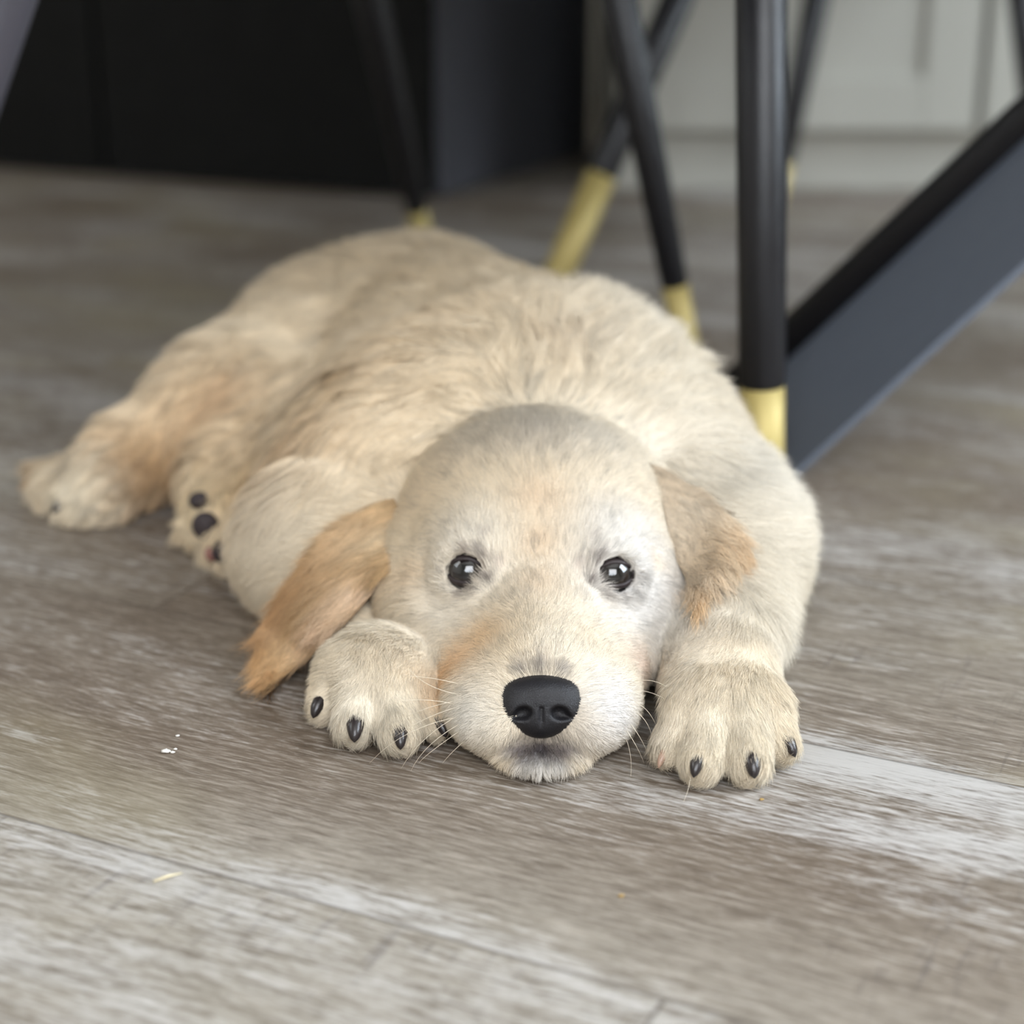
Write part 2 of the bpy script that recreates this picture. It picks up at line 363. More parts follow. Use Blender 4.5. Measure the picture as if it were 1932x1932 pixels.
def nets(D, lo, h):                            # surface nets
    S = D < 0; n = D.shape
    c = [(i, j, k) for i in (0, 1) for j in (0, 1) for k in (0, 1)]
    cnt = sum(S[i:n[0] - 1 + i, j:n[1] - 1 + j, k:n[2] - 1 + k].astype(np.int8) for i, j, k in c)
    cell = (cnt > 0) & (cnt < 8); idx = np.full(cell.shape, -1); I = np.argwhere(cell); idx[cell] = np.arange(len(I))
    acc = np.zeros((len(I), 3)); num = np.zeros(len(I))
    for a in range(3):
        oth = [x for x in range(3) if x != a]
        for p in (0, 1):
            for q in (0, 1):
                A0 = I.copy(); A0[:, oth[0]] += p; A0[:, oth[1]] += q; A1 = A0.copy(); A1[:, a] += 1
                d0 = D[tuple(A0.T)]; d1 = D[tuple(A1.T)]; m = (d0 < 0) != (d1 < 0)
                t = np.where(m, d0 / np.where(m, d0 - d1, 1), 0); P = A0.astype(float); P[:, a] += t
                acc[m] += P[m]; num[m] += 1
    V = lo + acc / num[:, None] * h; F = []
    for a in range(3):
        o1, o2 = [(1, 2), (2, 0), (0, 1)][a]
        sl0 = [slice(None)] * 3; sl1 = [slice(None)] * 3; sl0[a] = slice(0, n[a] - 1); sl1[a] = slice(1, n[a])
        E = np.argwhere(S[tuple(sl0)] != S[tuple(sl1)])
        E = E[(E[:, o1] > 0) & (E[:, o2] > 0) & (E[:, o1] < n[o1] - 1) & (E[:, o2] < n[o2] - 1)]
        def sh(x, y): q = E.copy(); q[:, o1] -= x; q[:, o2] -= y; return idx[tuple(q.T)]
        Q = np.stack([sh(1, 1), sh(0, 1), sh(0, 0), sh(1, 0)], 1); fl = ~S[tuple(E.T)]
        Q[fl] = Q[fl][:, ::-1]; F.append(Q)
    return V, np.concatenate(F)

HX = .0108                                     # midline of the head
TOES = []; TG = None
TG = SDF()
B = SDF()
# trunk
B.cone((.020, .810, .056), (-.052, .975, .053), .060, .062, k=.01)
B.ell((.008, .780, .046), (.068, .070, .054), k=.05)
B.ell((.022, .735, .048), (.062, .070, .044), k=.03)          # neck folds behind the head
B.ell((-.030, .880, .044), (.084, .085, .052), qrot(0, 0, 25), k=.04)
B.ell((-.072, .795, .028), (.046, .080, .032), qrot(0, 0, 12), k=.04)   # flank on the floor
B.ell((-.062, .988, .047), (.086, .066, .050), qrot(0, 0, 15), k=.04)   # rump
# hind legs laid out to the side
B.cone((-.110, .964, .046), (-.150, .896, .034), .050, .039, k=.04)
B.cone((-.154, .898, .034), (-.194, .868, .024), .038, .025, k=.03)
B.cone((-.194, .868, .021), (-.208, .840, .019), .022, .020, k=.02)
for px, py in ((112, 925), (150, 948), (198, 948)):
    B.cone((-.207, .846, .019), Z(px, py, .010), .014, .0125, k=.010)
B.cone((-.200, .880, .014), Z(62, 893, .008), .011, .0055, k=.008)         # tail tip
B.cone((-.110, .870, .030), (-.140, .815, .024), .032, .024, k=.03)
B.cone((-.140, .822, .026), (-.138, .795, .018), .018, .017, k=.015)
for px, py in ((372, 1000), (405, 1020), (430, 1035)):
    B.cone((-.138, .800, .020), Z(px, py, .010), .011, .008, k=.008)
# shoulders and fore legs
B.cone((.060, .762, .042), (.082, .690, .034), .046, .034, k=.04)
B.cone((.084, .690, .032), (.080, .612, .021), .032, .0225, k=.025)
B.cone((-.043, .770, .045), (-.076, .715, .033), .048, .033, k=.065)
B.cone((-.078, .705, .028), (-.060, .640, .013), .027, .0140, k=.025)
def paw(c, toes, k1=.012):
    B.ell(c, (.0215, .024, .0165), qrot(-12, 0, 0), k=k1)
    for (kx, ky, kz), (tx, ty, tz), r0, r1 in toes:
        TG.cone(Z(kx, ky, kz * .86), Z(tx, ty, tz), r0, r1, k=.0016); TOES.append((Z(kx, ky, kz), Z(tx, ty, tz), r1))
paw((.0790, .588, .0165), [((1300, 1335, .020), (1266, 1412, .0085), .0082, .0066), ((1345, 1325, .0215), (1325, 1432, .0090), .0092, .0080),
                       ((1400, 1325, .0215), (1410, 1432, .0090), .0092, .0080), ((1445, 1335, .0190), (1466, 1400, .0090), .0084, .0070)])
paw((-.0500, .607, .0165), [((652, 1275, .0180), (617, 1328, .0085), .0086, .0070), ((700, 1275, .0195), (674, 1364, .0090), .0092, .0080),
                       ((750, 1285, .0195), (754, 1380, .0090), .0092, .0078), ((785, 1300, .0170), (818, 1366, .0080), .0075, .0064)])
BODY = B
# head, with its own folds, resting against shoulders and paws
B = SDF()
B.ell((HX, .688, .052), (.054, .050, .041), k=.012)
B.ell((HX, .668, .056), (.047, .036, .033), k=.02)
for s in (-1, 1):
    B.ell((HX + s * .0375 + (.0030 if s > 0 else 0), .645, .0285), (.0265, .034, .0285), qrot(0, 0, -s * 14), k=.022)     # cheeks
    B.ell((HX + s * .0255, .6345, .0580), (.013, .016, .011), k=.016)                        # brows
    B.ell((HX + s * .0180, .5800, .0165), (.0185, .0310, .0165), qrot(0, 0, -s * 6), k=.010)         # lips
B.ell((HX + .024, .612, .020), (.020, .022, .018), k=.012); B.ell((HX - .024, .612, .020), (.020, .022, .018), k=.012)
B.cone((HX, .640, .042), (HX, .578, .0290), .027, .0150, k=.022)                             # bridge
B.ell((HX, .592, .016), (.024, .034, .0150), k=.008)
B.ell((HX, .5690, .0066), (.0210, .0275, .0070), k=.0035)                                      # chin
# eye sockets
EYES = []
for px, py, s in ((880, 1077, -1), (1158, 1083, 1)):
    hp = B.hit(px, py); out = -ray(px, py); out = out / np.linalg.norm(out)
    out = out + np.array([s * .22, 0, 0]); out /= np.linalg.norm(out)
    EYES.append((hp - out * .0050, out, s, hp))
for c, out, s, hp in EYES:
    B.ell(c + np.array([0, 0, .0012]), (.0112, .0100, .0098), k=.010)
    B.ell(c + out * .0035, (.0080,) * 3, k=.003, op='s')
HEAD = B
D, lo, h = BODY.grid((-.26, .535, -.008), (.165, 1.085, .145), .0019, floor=.0008)
Dh, _, _ = HEAD.grid((-.26, .535, -.008), (.165, 1.085, .145), .0019, floor=.0008)
Dt, _, _ = TG.grid((-.26, .535, -.008), (.165, 1.085, .145), .0019, floor=.0008)
D = SDF().comb(SDF().comb(D, Dt, .011, 'u'), Dh, .005, 'u'); BV, BF = nets(D, lo, h)
# ---- colour of the coat, with window light on its right side painted in
def ell_noise(P, sc, seed=0):
    r = np.random.default_rng(seed); out = np.zeros(len(P))
    for _ in range(7):
        k = r.normal(size=3) * sc; out += np.sin(P @ k + r.uniform(0, 6.28))
    return out / 3.2
bvh = BVHTree.FromPolygons([tuple(v) for v in BV], [tuple(map(int, f)) for f in BF])
def cast(px, py, tree=None):
    d = Vector(ray(px, py)).normalized(); r_ = (tree or bvh).ray_cast(Vector(EYE), d)
    return (np.array(r_[0]), np.array(r_[1])) if r_[0] is not None else None
CREAM = (250, 232, 202)
SPOTS = [  # px, py, radius (m), colour, strength
    (700, 560, .08, (232, 212, 180), .8), (1060, 690, .014, (206, 168, 124), .6), (820, 620, .05, (226, 202, 168), .5), (880, 860, .012, (170, 154, 132), .5), (640, 720, .06, (228, 200, 160), .6), (420, 780, .05, (230, 198, 154), .7), (300, 870, .03, (194, 156, 108), .9), (260, 880, .018, (180, 138, 90), .7),
    (65, 890, .010, (196, 160, 112), .9), (150, 920, .026, (240, 228, 204), .95), (560, 830, .03, (214, 178, 134), .6), (460, 720, .016, (214, 176, 134), .5), (390, 930, .02, (226, 208, 172), .7), (480, 900, .02, (196, 164, 116), .7),
    (1050, 700, .03, (231, 215, 188), .6), (1230, 640, .05, (241, 234, 220), .7), (1400, 900, .06, (242, 237, 226), .8), (1300, 760, .04, (239, 228, 208), .6),  # right shoulder paler: light from the window put into the tint
    (560, 1000, .04, (233, 222, 203), .7), (1450, 1150, .04, (242, 235, 220), .7), (1320, 1230, .02, (233, 214, 185), .6),
    (1370, 1380, .03, (242, 233, 214), .7), (690, 1340, .03, (241, 233, 216), .8), (790, 1240, .012, (228, 208, 177), .6),
    # head
    (1015, 1150, .05, (243, 233, 215), .6), (880, 1020, .02, (245, 238, 226), .7), (1165, 1010, .02, (248, 243, 235), .8),
    (860, 1150, .020, (246, 238, 224), .8), (1200, 1130, .024, (249, 246, 242), .95), (1240, 1080, .016, (249, 246, 242), .7),  # right cheek whiter than the left: cool window light painted in
    (1010, 830, .022, (201, 190, 175), .9), (900, 840, .018, (211, 199, 180), .8), (1120, 840, .018, (215, 205, 189), .8), (1000, 790, .02, (190, 181, 167), .8),
    (800, 930, .018, (241, 222, 193), .7), (1020, 960, .010, (242, 219, 190), .8), (1018, 1040, .008, (242, 218, 188), .8), (1018, 1110, .008, (239, 216, 188), .6),
    (925, 1200, .010, (234, 200, 154), .75), (870, 1250, .012, (232, 192, 146), .8), (840, 1290, .008, (230, 186, 136), .9), (990, 1180, .010, (227, 211, 185), .6), (960, 1225, .008, (233, 214, 184), .5),
    (1110, 1200, .009, (239, 223, 199), .5), (1200, 1250, .009, (242, 218, 199), .8), (1215, 1300, .006, (239, 211, 190), .8),
    (890, 1350, .014, (246, 241, 231), .95), (1150, 1340, .016, (249, 246, 243), .95), (1040, 1220, .008, (242, 234, 218), .5),
    (790, 1085, .007, (239, 212, 178), .6), (740, 1100, .008, (239, 215, 182), .6), (1230, 1060, .005, (238, 215, 184), .6), (1290, 1110, .006, (238, 208, 171), .6),
    # dark skin and hair round the eyes, nose and mouth
    (918, 1062, 0.00224, (74, 52, 50), .9), (922, 1096, 0.00238, (60, 42, 42), .95), (902, 1112, 0.00198, (66, 46, 44), .9), (878, 1118, 0.00198, (78, 58, 54), .85), (852, 1108, .0013, (84, 68, 66), .6), (838, 1080, .0013, (84, 66, 62), .6), (880, 1042, 0.00185, (104, 80, 70), .75), (905, 1046, 0.00185, (80, 62, 62), .8), (918, 1020, 0.00185, (150, 134, 128), .5), (945, 1075, 0.00231, (170, 150, 142), .5),
    (1120, 1066, 0.00224, (74, 52, 50), .9), (1114, 1102, 0.00238, (60, 42, 42), .95), (1136, 1118, 0.00198, (66, 46, 44), .9), (1163, 1122, 0.00198, (78, 58, 54), .85), (1190, 1112, .0013, (84, 68, 66), .6), (1204, 1086, .0013, (84, 66, 62), .6), (1158, 1048, 0.00185, (104, 80, 70), .75), (1132, 1050, 0.00185, (80, 62, 62), .8), (1116, 1026, 0.00185, (150, 134, 130), .5), (1092, 1080, 0.00231, (170, 150, 144), .5),
    (1020, 1262, .0030, (96, 90, 92), .8), (985, 1266, .0032, (104, 98, 100), .7), (1058, 1266, .0032, (104, 98, 100), .7), (1020, 1244, .0030, (170, 160, 150), .5),
    (1020, 1408, .0065, (50, 40, 45), .98), (1020, 1422, .0045, (36, 28, 32), .95), (985, 1412, .0050, (66, 56, 62), .9), (1057, 1412, .0050, (66, 56, 62), .9), (1020, 1432, .0045, (60, 48, 52), .95), (990, 1434, .0035, (70, 58, 62), .9), (1052, 1434, .0035, (70, 58, 62), .9), (965, 1405, .003, (110, 100, 104), .6), (1078, 1405, .003, (110, 100, 104), .6),
    (1020, 1456, .0045, (245, 241, 234), .9), (985, 1454, .0035, (245, 241, 234), .8), (1055, 1454, .0035, (245, 241, 234), .8),
]
SP_ = []
for px, py, r_, c, s in SPOTS:
    q = cast(px, py)
    if q is not None: SP_.append((q[0], r_, lin(c), s))
def coat(P, spots=SP_, base=CREAM):
    C = np.tile(lin(base), (len(P), 1))
    for c, r_, col, s in spots:
        w_ = np.exp(-((P - c) ** 2).sum(1) / r_ ** 2) * s
        C += (col - C) * w_[:, None]
    n = ell_noise(P, 60, 3) * .05 + ell_noise(P, 170, 4) * .03
    C = C * (1 + n[:, None]); return C * np.minimum(1, .94 / C.max(1, keepdims=True))
# ---- combing strokes: px, py, dx, dy (root to tip in the photograph), length m, lift (0 flat .. 1 upright), clump, curl
G_ = [(1020, 1255, 0, -1, 0.0030, .35), (965, 1275, -.8, -.8, 0.0030, .4), (1080, 1275, .8, -.8, 0.0030, .4), (1020, 1200, 0, -1, 0.0044, .3), (1020, 1100, 0, -1, 0.0055, .22), (1018, 1000, 0, -1, 0.0067, .2), (1015, 900, 0, -1, 0.0081, .22), (1012, 830, 0, -1, 0.0096, .25),
      (960, 1200, -.35, -1, 0.0044, .28), (1085, 1200, .35, -1, 0.0044, .28), (960, 1100, -.25, -1, 0.0052, .22), (1080, 1100, .25, -1, 0.0052, .22), (950, 980, -.35, -1, 0.0067, .2), (1090, 980, .35, -1, 0.0067, .2), (930, 890, -.45, -1, 0.0081, .2), (1100, 890, .45, -1, 0.0081, .22), (900, 830, -.7, -.8, 0.0096, .3), (1120, 830, .7, -.8, 0.0096, .3),
      (860, 1030, -.6, -.7, 0.0044, .3), (1178, 1030, .6, -.7, 0.0044, .3), (840, 950, -.8, -.6, 0.0074, .2), (1180, 950, .8, -.6, 0.0074, .2), (800, 880, -1, -.3, 0.0096, .25), (1220, 890, 1, -.2, 0.0096, .25), (770, 960, -1, 0, 0.0104, .3), (1270, 960, 1, .2, 0.0104, .25), (740, 1040, -1, .25, .0150, .42), (738, 1000, -1, .15, .0150, .42), (1280, 1060, .8, .7, 0.0089, .3),
      (820, 1075, -1, .1, 0.0059, .2), (1215, 1080, 1, .2, 0.0059, .2), (880, 1140, -1, .35, 0.0052, .22), (1155, 1140, 1, .35, 0.0052, .22), (800, 1150, -1, .35, 0.0074, .22), (1230, 1150, 1, .4, 0.0067, .25), (735, 1130, -.8, .7, 0.0096, .3), (1290, 1140, .8, .6, 0.0074, .35), (770, 1210, -.8, .7, 0.0074, .3), (1260, 1200, .9, .6, 0.0067, .35),
      (870, 1230, -1, .2, 0.0052, .25), (1190, 1230, 1, .2, 0.0052, .25), (930, 1180, -.8, -.2, 0.0044, .25), (1110, 1180, .8, -.2, 0.0044, .25), (930, 1300, -1, -.1, 0.0041, .3), (1115, 1300, 1, -.1, 0.0041, .3), (850, 1310, -.9, .3, 0.0052, .35), (1200, 1300, .9, .3, 0.0052, .35), (900, 1380, -.8, .5, 0.0044, .35), (1145, 1380, .8, .5, 0.0044, .35),
      (940, 1420, -.5, .9, 0.0044, .4), (1100, 1420, .5, .9, 0.0044, .4), (1000, 1410, -.1, 1, .0022, .4), (1020, 1430, 0, 1, .0022, .4), (985, 1430, -.1, 1, .0024, .4), (1055, 1430, .1, 1, .0024, .4), (1045, 1410, .1, 1, 0.0026, .4), (1020, 1448, 0, 1, 0.0044, .4), (975, 1446, -.3, 1, 0.0044, .4), (1072, 1446, .3, 1, 0.0044, .4),
      # neck ruff, back
      (1000, 740, -.1, -1, .020, .35), (900, 760, -.6, -.7, .020, .3), (1130, 740, .4, -.9, .020, .35), (1230, 800, .9, -.5, .020, .3), (1000, 680, -.4, -.6, .026, .35), (1120, 650, .5, -.8, .031, .55), (1230, 660, .9, -.4, .031, .5), (1180, 600, .4, -1, .031, .5), (900, 700, -.7, .2, .024, .25), (820, 780, -.8, .5, .024, .22),
      (1330, 760, .9, .3, .024, .3), (1400, 900, .8, .3, .022, .3), (1300, 880, .7, .6, .018, .25), (1470, 1020, .9, -.1, .021, .42), (1500, 1130, 1, .1, .016, .45), (1430, 900, .9, -.3, .026, .5), (1420, 1080, .6, .6, .018, .25), (1380, 1150, -.4, .7, .011, .15), (1450, 1220, .4, 1, .009, .15), (1330, 1200, -.5, .7, .008, .15), (1400, 1240, .0, 1, .007, .12), (1500, 1270, .7, .7, .013, .35),
      (1000, 560, -.6, -.5, .022, .25), (850, 500, -.7, -.4, .022, .3), (700, 540, -.9, -.1, .022, .25), (1120, 560, .2, -1, .024, .35), (700, 640, -.9, .4, .022, .2), (560, 600, -.9, .3, .022, .3), (500, 700, -.8, .6, .022, .22), (600, 760, -.6, .8, .020, .2), (400, 760, -.7, .7, .020, .22), (700, 850, -.6, .8, .022, .22),
      (560, 920, -.5, .9, .022, .25), (520, 1050, -.8, .6, .020, .35), (470, 1120, -.9, .5, .016, .4), (620, 900, -.5, .9, .022, .22), (300, 830, -.6, .7, .016, .22), (230, 880, -.7, .6, .012, .25), (150, 900, -.7, .7, .010, .25), (140, 960, -.4, .9, .009, .3), (400, 900, -.3, 1, .012, .2), (360, 960, -.7, .6, .010, .3), (450, 950, .2, 1, .012, .25),
      # paws
      (1380, 1260, 0, 1, 0.0067, .22), (1310, 1290, -.4, 1, 0.0067, .25), (1450, 1300, .4, 1, 0.0067, .25), (1260, 1370, -.25, 1, 0.0067, .3), (1325, 1390, -.15, 1, 0.0067, .25), (1410, 1390, .2, 1, 0.0067, .25), (1470, 1370, .5, 1, 0.0067, .3), (1500, 1350, .8, .7, 0.0074, .4), (1240, 1350, -.6, .9, 0.0052, .35),
      (700, 1225, -.3, 1, 0.0067, .22), (640, 1260, -.8, .7, 0.0067, .25), (620, 1310, -.7, .8, 0.0059, .25), (680, 1340, -.3, 1, 0.0067, .22), (755, 1330, .1, 1, 0.0067, .22), (800, 1330, .3, 1, 0.0052, .2), (590, 1280, -.9, .5, 0.0074, .35), (640, 1190, -.8, .6, 0.0074, .25), (600, 1220, -.9, .5, 0.0089, .3)]
GP, GD, GL, GLF = [], [], [], []
for px, py, dx, dy, L, lf in G_:
    q = cast(px, py)
    if q is None: continue
    P, n = q; d2 = ray(px + dx, py + dy) - ray(px, py); rr_ = ray(px, py)
    # direction in the tangent plane whose projection is (dx, dy)
    den = n @ rr_; t = -(n @ d2) / den if abs(den) > .25 else -(n @ d2) / (math.copysign(.25, den) if den else .25)
    d3 = d2 + rr_ * t; d3 -= n * (d3 @ n); nn = np.linalg.norm(d3)
    GP.append(P); GD.append(d3 / max(nn, 1e-9)); GL.append(L); GLF.append(lf)
for P, d, L, lf in [((-.02, 1.05, .05), (-.3, .2, -1), .02, .3), ((.08, .9, .05), (.4, .3, -1), .022, .3), ((.0, .98, .12), (-.4, .9, 0), .022, .25), ((.07, .80, .10), (.5, .6, -.3), .024, .35), ((.14, .72, .03), (.4, .5, -.8), .018, .3)]:
    GP.append(np.array(P)); GD.append(np.array(d) / np.linalg.norm(d)); GL.append(L); GLF.append(lf)
GP, GD, GL, GLF = map(np.array, (GP, GD, GL, GLF))
def shepard(P):
    D_ = np.zeros((len(P), 3)); L_ = np.zeros(len(P)); F_ = np.zeros(len(P))
    for i in range(0, len(P), 20000):
        q = P[i:i + 20000]; d2 = ((q[:, None] - GP[None]) ** 2).sum(-1); w_ = 1 / (d2 + 2.5e-5) ** 2.6
        w_ /= w_.sum(1, keepdims=True); D_[i:i + 20000] = w_ @ GD; L_[i:i + 20000] = w_ @ GL; F_[i:i + 20000] = w_ @ GLF
    return D_, L_, F_
def vnormals(V, F):
    a = V[F[:, 2]] - V[F[:, 0]]; b_ = V[F[:, 3 % F.shape[1]]] - V[F[:, 1]]; n = np.cross(a, b_)
    if F.shape[1] == 3: n = np.cross(V[F[:, 1]] - V[F[:, 0]], a)
    N_ = np.zeros_like(V)
    for k in range(F.shape[1]): np.add.at(N_, F[:, k], n)
    return N_ / np.maximum(np.linalg.norm(N_, axis=1, keepdims=True), 1e-12), n
BN, BFN = vnormals(BV, BF)
# ---- materials of the coat
def fur_mat(name, mixn=.75, rough=.5, spec=.06):
    m = bpy.data.materials.new(name); m.use_nodes = True; N = NT(m); t = m.node_tree; t.nodes.remove(t.nodes['Principled BSDF'])
    out = [n for n in t.nodes if n.type == 'OUTPUT_MATERIAL'][0]
    ac = N.n('Attribute', attribute_name='tint'); an = N.n('Attribute', attribute_name='skin_normal')
    hi = N.n('HairInfo'); geo = N.n('NewGeometry')
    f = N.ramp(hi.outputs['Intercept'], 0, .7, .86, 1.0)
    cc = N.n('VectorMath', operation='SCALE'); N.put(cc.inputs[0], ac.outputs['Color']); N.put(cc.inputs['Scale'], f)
    a = N.n('VectorMath', operation='SCALE'); N.put(a.inputs[0], an.outputs['Vector']); a.inputs['Scale'].default_value = mixn
    b_ = N.n('VectorMath', operation='SCALE'); N.put(b_.inputs[0], geo.outputs['Normal']); b_.inputs['Scale'].default_value = 1 - mixn
    s = N.n('VectorMath', operation='ADD'); N.put(s.inputs[0], a.outputs[0]); N.put(s.inputs[1], b_.outputs[0])
    nn = N.n('VectorMath', operation='NORMALIZE'); N.put(nn.inputs[0], s.outputs[0])
    df = N.n('BsdfDiffuse'); N.put(df.inputs['Color'], cc.outputs[0]); N.put(df.inputs['Normal'], nn.outputs[0])
    tr = N.n('BsdfTranslucent'); N.put(tr.inputs['Color'], cc.outputs[0]); N.put(tr.inputs['Normal'], nn.outputs[0])
    mx = N.n('MixShader'); mx.inputs[0].default_value = .10; N.put(mx.inputs[1], df.outputs[0]); N.put(mx.inputs[2], tr.outputs[0])
    hr = N.n('BsdfHair', component='Reflection'); hr.inputs['Color'].default_value = (1, 1, 1, 1); hr.inputs['RoughnessU'].default_value = .35; hr.inputs['RoughnessV'].default_value = .6
    m2 = N.n('MixShader'); m2.inputs[0].default_value = spec; N.put(m2.inputs[1], mx.outputs[0]); N.put(m2.inputs[2], hr.outputs[0])
    N.put(out.inputs['Surface'], m2.outputs[0]); return m
def skin_mat():
    m = bpy.data.materials.new('puppy_skin'); m.use_nodes = True; N = NT(m); b_ = m.node_tree.nodes['Principled BSDF']
    ac = N.n('Attribute', attribute_name='tint'); cc = N.n('VectorMath', operation='SCALE'); N.put(cc.inputs[0], ac.outputs['Color']); cc.inputs['Scale'].default_value = .72
    N.put(b_.inputs['Base Color'], cc.outputs[0]); b_.inputs['Roughness'].default_value = .8; b_.inputs['Specular IOR Level'].default_value = .2; return m
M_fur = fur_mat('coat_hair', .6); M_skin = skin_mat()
def tint_mesh(o, C):
    a = o.data.attributes.new('tint', 'FLOAT_COLOR', 'POINT'); a.data.foreach_set('color', np.concatenate([C, np.ones((len(C), 1))], 1).astype(np.float32).ravel())
def hair(name, V, F, N_, fn, npts, dens, Ldir, Len, Lift, C, parent, clump=(.006, .5), rad=.0001, jit=.12, wave=0., seed=1, mat_=None, keep=None, lenj=.25, grav=0.):
    """strands on a quad mesh; dens, Len ... are per vertex; returns the curves object"""
    r = np.random.default_rng(seed)
    areaF = np.linalg.norm(fn, axis=1) / 2; fd_ = dens[F].mean(1); wgt = areaF * fd_; tot = wgt.sum(); n = int(tot)
    fi = r.choice(len(F), n, p=wgt / tot); a, b_ = r.random((2, n)); 
    wq = np.stack([(1 - a) * (1 - b_), a * (1 - b_), a * b_, (1 - a) * b_], 1)
    itp = lambda X: (X[F[fi]] * (wq[..., None] if X.ndim == 2 else wq)).sum(1)
    P = itp(V); Nn = itp(N_); Nn /= np.linalg.norm(Nn, axis=1, keepdims=True)
    if keep is not None:
        m = keep(P); P = P[m]; fi = fi[m]; wq = wq[m]; Nn = Nn[m]; n = len(P)
    Dv = itp(Ldir); L = itp(Len) * (1 + lenj * r.normal(size=n).clip(-2, 2)); Lf = itp(Lift); Cc = itp(C)
    # clumps
    nc = max(8, int(n * 1.0 * 0 + (areaF[fd_ > 0].sum()) / clump[0] ** 2))
    ci = r.choice(n, min(nc, n), replace=False); kd = KDTree(len(ci))
    for j, i_ in enumerate(ci): kd.insert(P[i_], j)
    kd.balance(); near = np.array([kd.find(p)[1] for p in P.tolist()])
    cn = ci[near]
    def shape(D0, N0, L0, LF0, P0, jitter, rs):
        D1 = D0 + jitter * rs.normal(size=D0.shape); D1 -= N0 * (D1 * N0).sum(1, keepdims=True); D1 /= np.maximum(np.linalg.norm(D1, axis=1, keepdims=True), 1e-6)
        S = np.cross(N0, D1); pts = []; ph = rs.uniform(0, 6.28, len(D0))
        for k in range(npts):
            t = k / (npts - 1)
            up_ = np.sin(LF0 * 1.5) * t - .5 * np.sin(LF0 * 1.3) * t * t
            q = P0 + L0[:, None] * (D1 * (t * np.cos(LF0 * .9))[:, None] + N0 * up_[:, None])
            if wave: q = q + S * (wave * L0 * t * np.sin(4.5 * t + ph))[:, None]
            q[:, 2] -= grav * L0 * t * t
            pts.append(q)
        return np.stack(pts, 1)
    cj = np.random.default_rng(seed + 50)
    cdir = Dv + .22 * np.stack([ell_noise(P, 90, 11), ell_noise(P, 90, 12), ell_noise(P, 90, 13)], 1)
    cl_off = cj.normal(size=(n, 3)) * .28
    base_ = shape(cdir, Nn, L, Lf, P, jit, r)
    gd_ = cdir[cn] + cl_off[cn]
    g = shape(gd_, Nn[cn], L, Lf[cn], P[cn], 0, np.random.default_rng(seed))
    t = np.linspace(0, 1, npts) ** 1.2; cs = (itp(clump[1]) if hasattr(clump[1], '__len__') else clump[1]) * (.6 + .8 * r.random(n)); Wt = np.clip(cs[:, None] * t[None], 0, .92)[..., None]
    pts = base_ * (1 - Wt) + g * Wt
    pts[..., 2] = np.maximum(pts[..., 2], .0012)
    Cc = Cc * (1 + .17 * r.normal(size=(n, 1)).clip(-2, 1.6)) * (1 + .09 * cj.normal(size=(n, 1))[cn])
    Cc = Cc * np.minimum(1, .965 / Cc.max(1, keepdims=True))
    hc_ = bpy.data.hair_curves.new(name); hc_.add_curves([npts] * n)
    hc_.attributes['position'].data.foreach_set('vector', pts.astype(np.float32).ravel())
    ra = hc_.attributes.new('radius', 'FLOAT', 'POINT'); prof = np.array([1 - .85 * (k / (npts - 1)) ** 1.5 for k in range(npts)])
    rv = (itp(rad) if hasattr(rad, '__len__') else np.full(n, rad)) * r.uniform(.7, 1.3, n)
    ra.data.foreach_set('value', (rv[:, None] * prof[None]).astype(np.float32).ravel())
    ta = hc_.attributes.new('tint', 'FLOAT_COLOR', 'CURVE'); ta.data.foreach_set('color', np.concatenate([np.clip(Cc, 0, 1), np.ones((n, 1))], 1).astype(np.float32).ravel())
    na = hc_.attributes.new('skin_normal', 'FLOAT_VECTOR', 'CURVE'); na.data.foreach_set('vector', Nn.astype(np.float32).ravel())
    hc_.materials.append(mat_ or M_fur); o = bpy.data.objects.new(name, hc_); COL.objects.link(o); print(name, n)
    return adopt(o, parent)

dog = empty('puppy', (0.0, .80, 0))
tag(dog, 'cream golden puppy lying flat on the floor with its chin down between its front paws', 'dog')
C_v = coat(BV)
body = mesh('body', BV, BF, M_skin, dog); tint_mesh(body, C_v)
Dv, Lv, Fv = shepard(BV); Lv = np.where(Lv > .0125, .0125 + (Lv - .0125) * .6, Lv); Fv = Fv * .9
toC = EYE - BV; dist = np.linalg.norm(toC, axis=1); facing = (toC / dist[:, None] * BN).sum(1)
# density per m2: dense on the face and paws, sparser and thicker on the blurred back
face_w = np.clip((.725 - BV[:, 1]) / .05, 0, 1)
dens = (1.6e6 + (9.0e6 - 1.6e6) * face_w) * np.clip(.35 + (facing + .35) * 1.6, .15, 1)
dens *= np.where(facing < -.45, .25, 1)
dens = np.where((BN[:, 2] < -.75) | (BV[:, 2] < .0012), 0, dens)
radv = .00017 - .000095 * face_w
for c, out, s, hp in EYES:
    dd = np.linalg.norm(BV - (c + out * .004), axis=1); dens = np.where(dd < .0074, 0, dens)
NC = None
nose_hit = cast(1021, 1333)[0]
nose_c = nose_hit + np.array([0, .002, 0])
dn = np.sqrt(((BV[:, 0] - HX) / .0135) ** 2 + ((BV[:, 2] - nose_c[2]) / .0115) ** 2 + ((BV[:, 1] - nose_c[1]) / .012) ** 2)
dens = np.where(dn < .92, 0, dens)
RAD = radv
def keep_eyes(P):
    m = np.ones(len(P), bool)
    for c, out, s, hp in EYES:
        q = P - c; x = q[:, 0]; sd = np.array([1, 0, 0]) - out * out[0]; sd /= np.linalg.norm(sd); upv = np.cross(sd, out) * -1; upv = upv if upv[2] > 0 else -upv
        e = ((q @ sd + s * .0005) / .0088) ** 2 + ((q @ upv) / .0056) ** 2; m &= ~((e < 1) & (np.abs(q @ out) < .02))
    return m
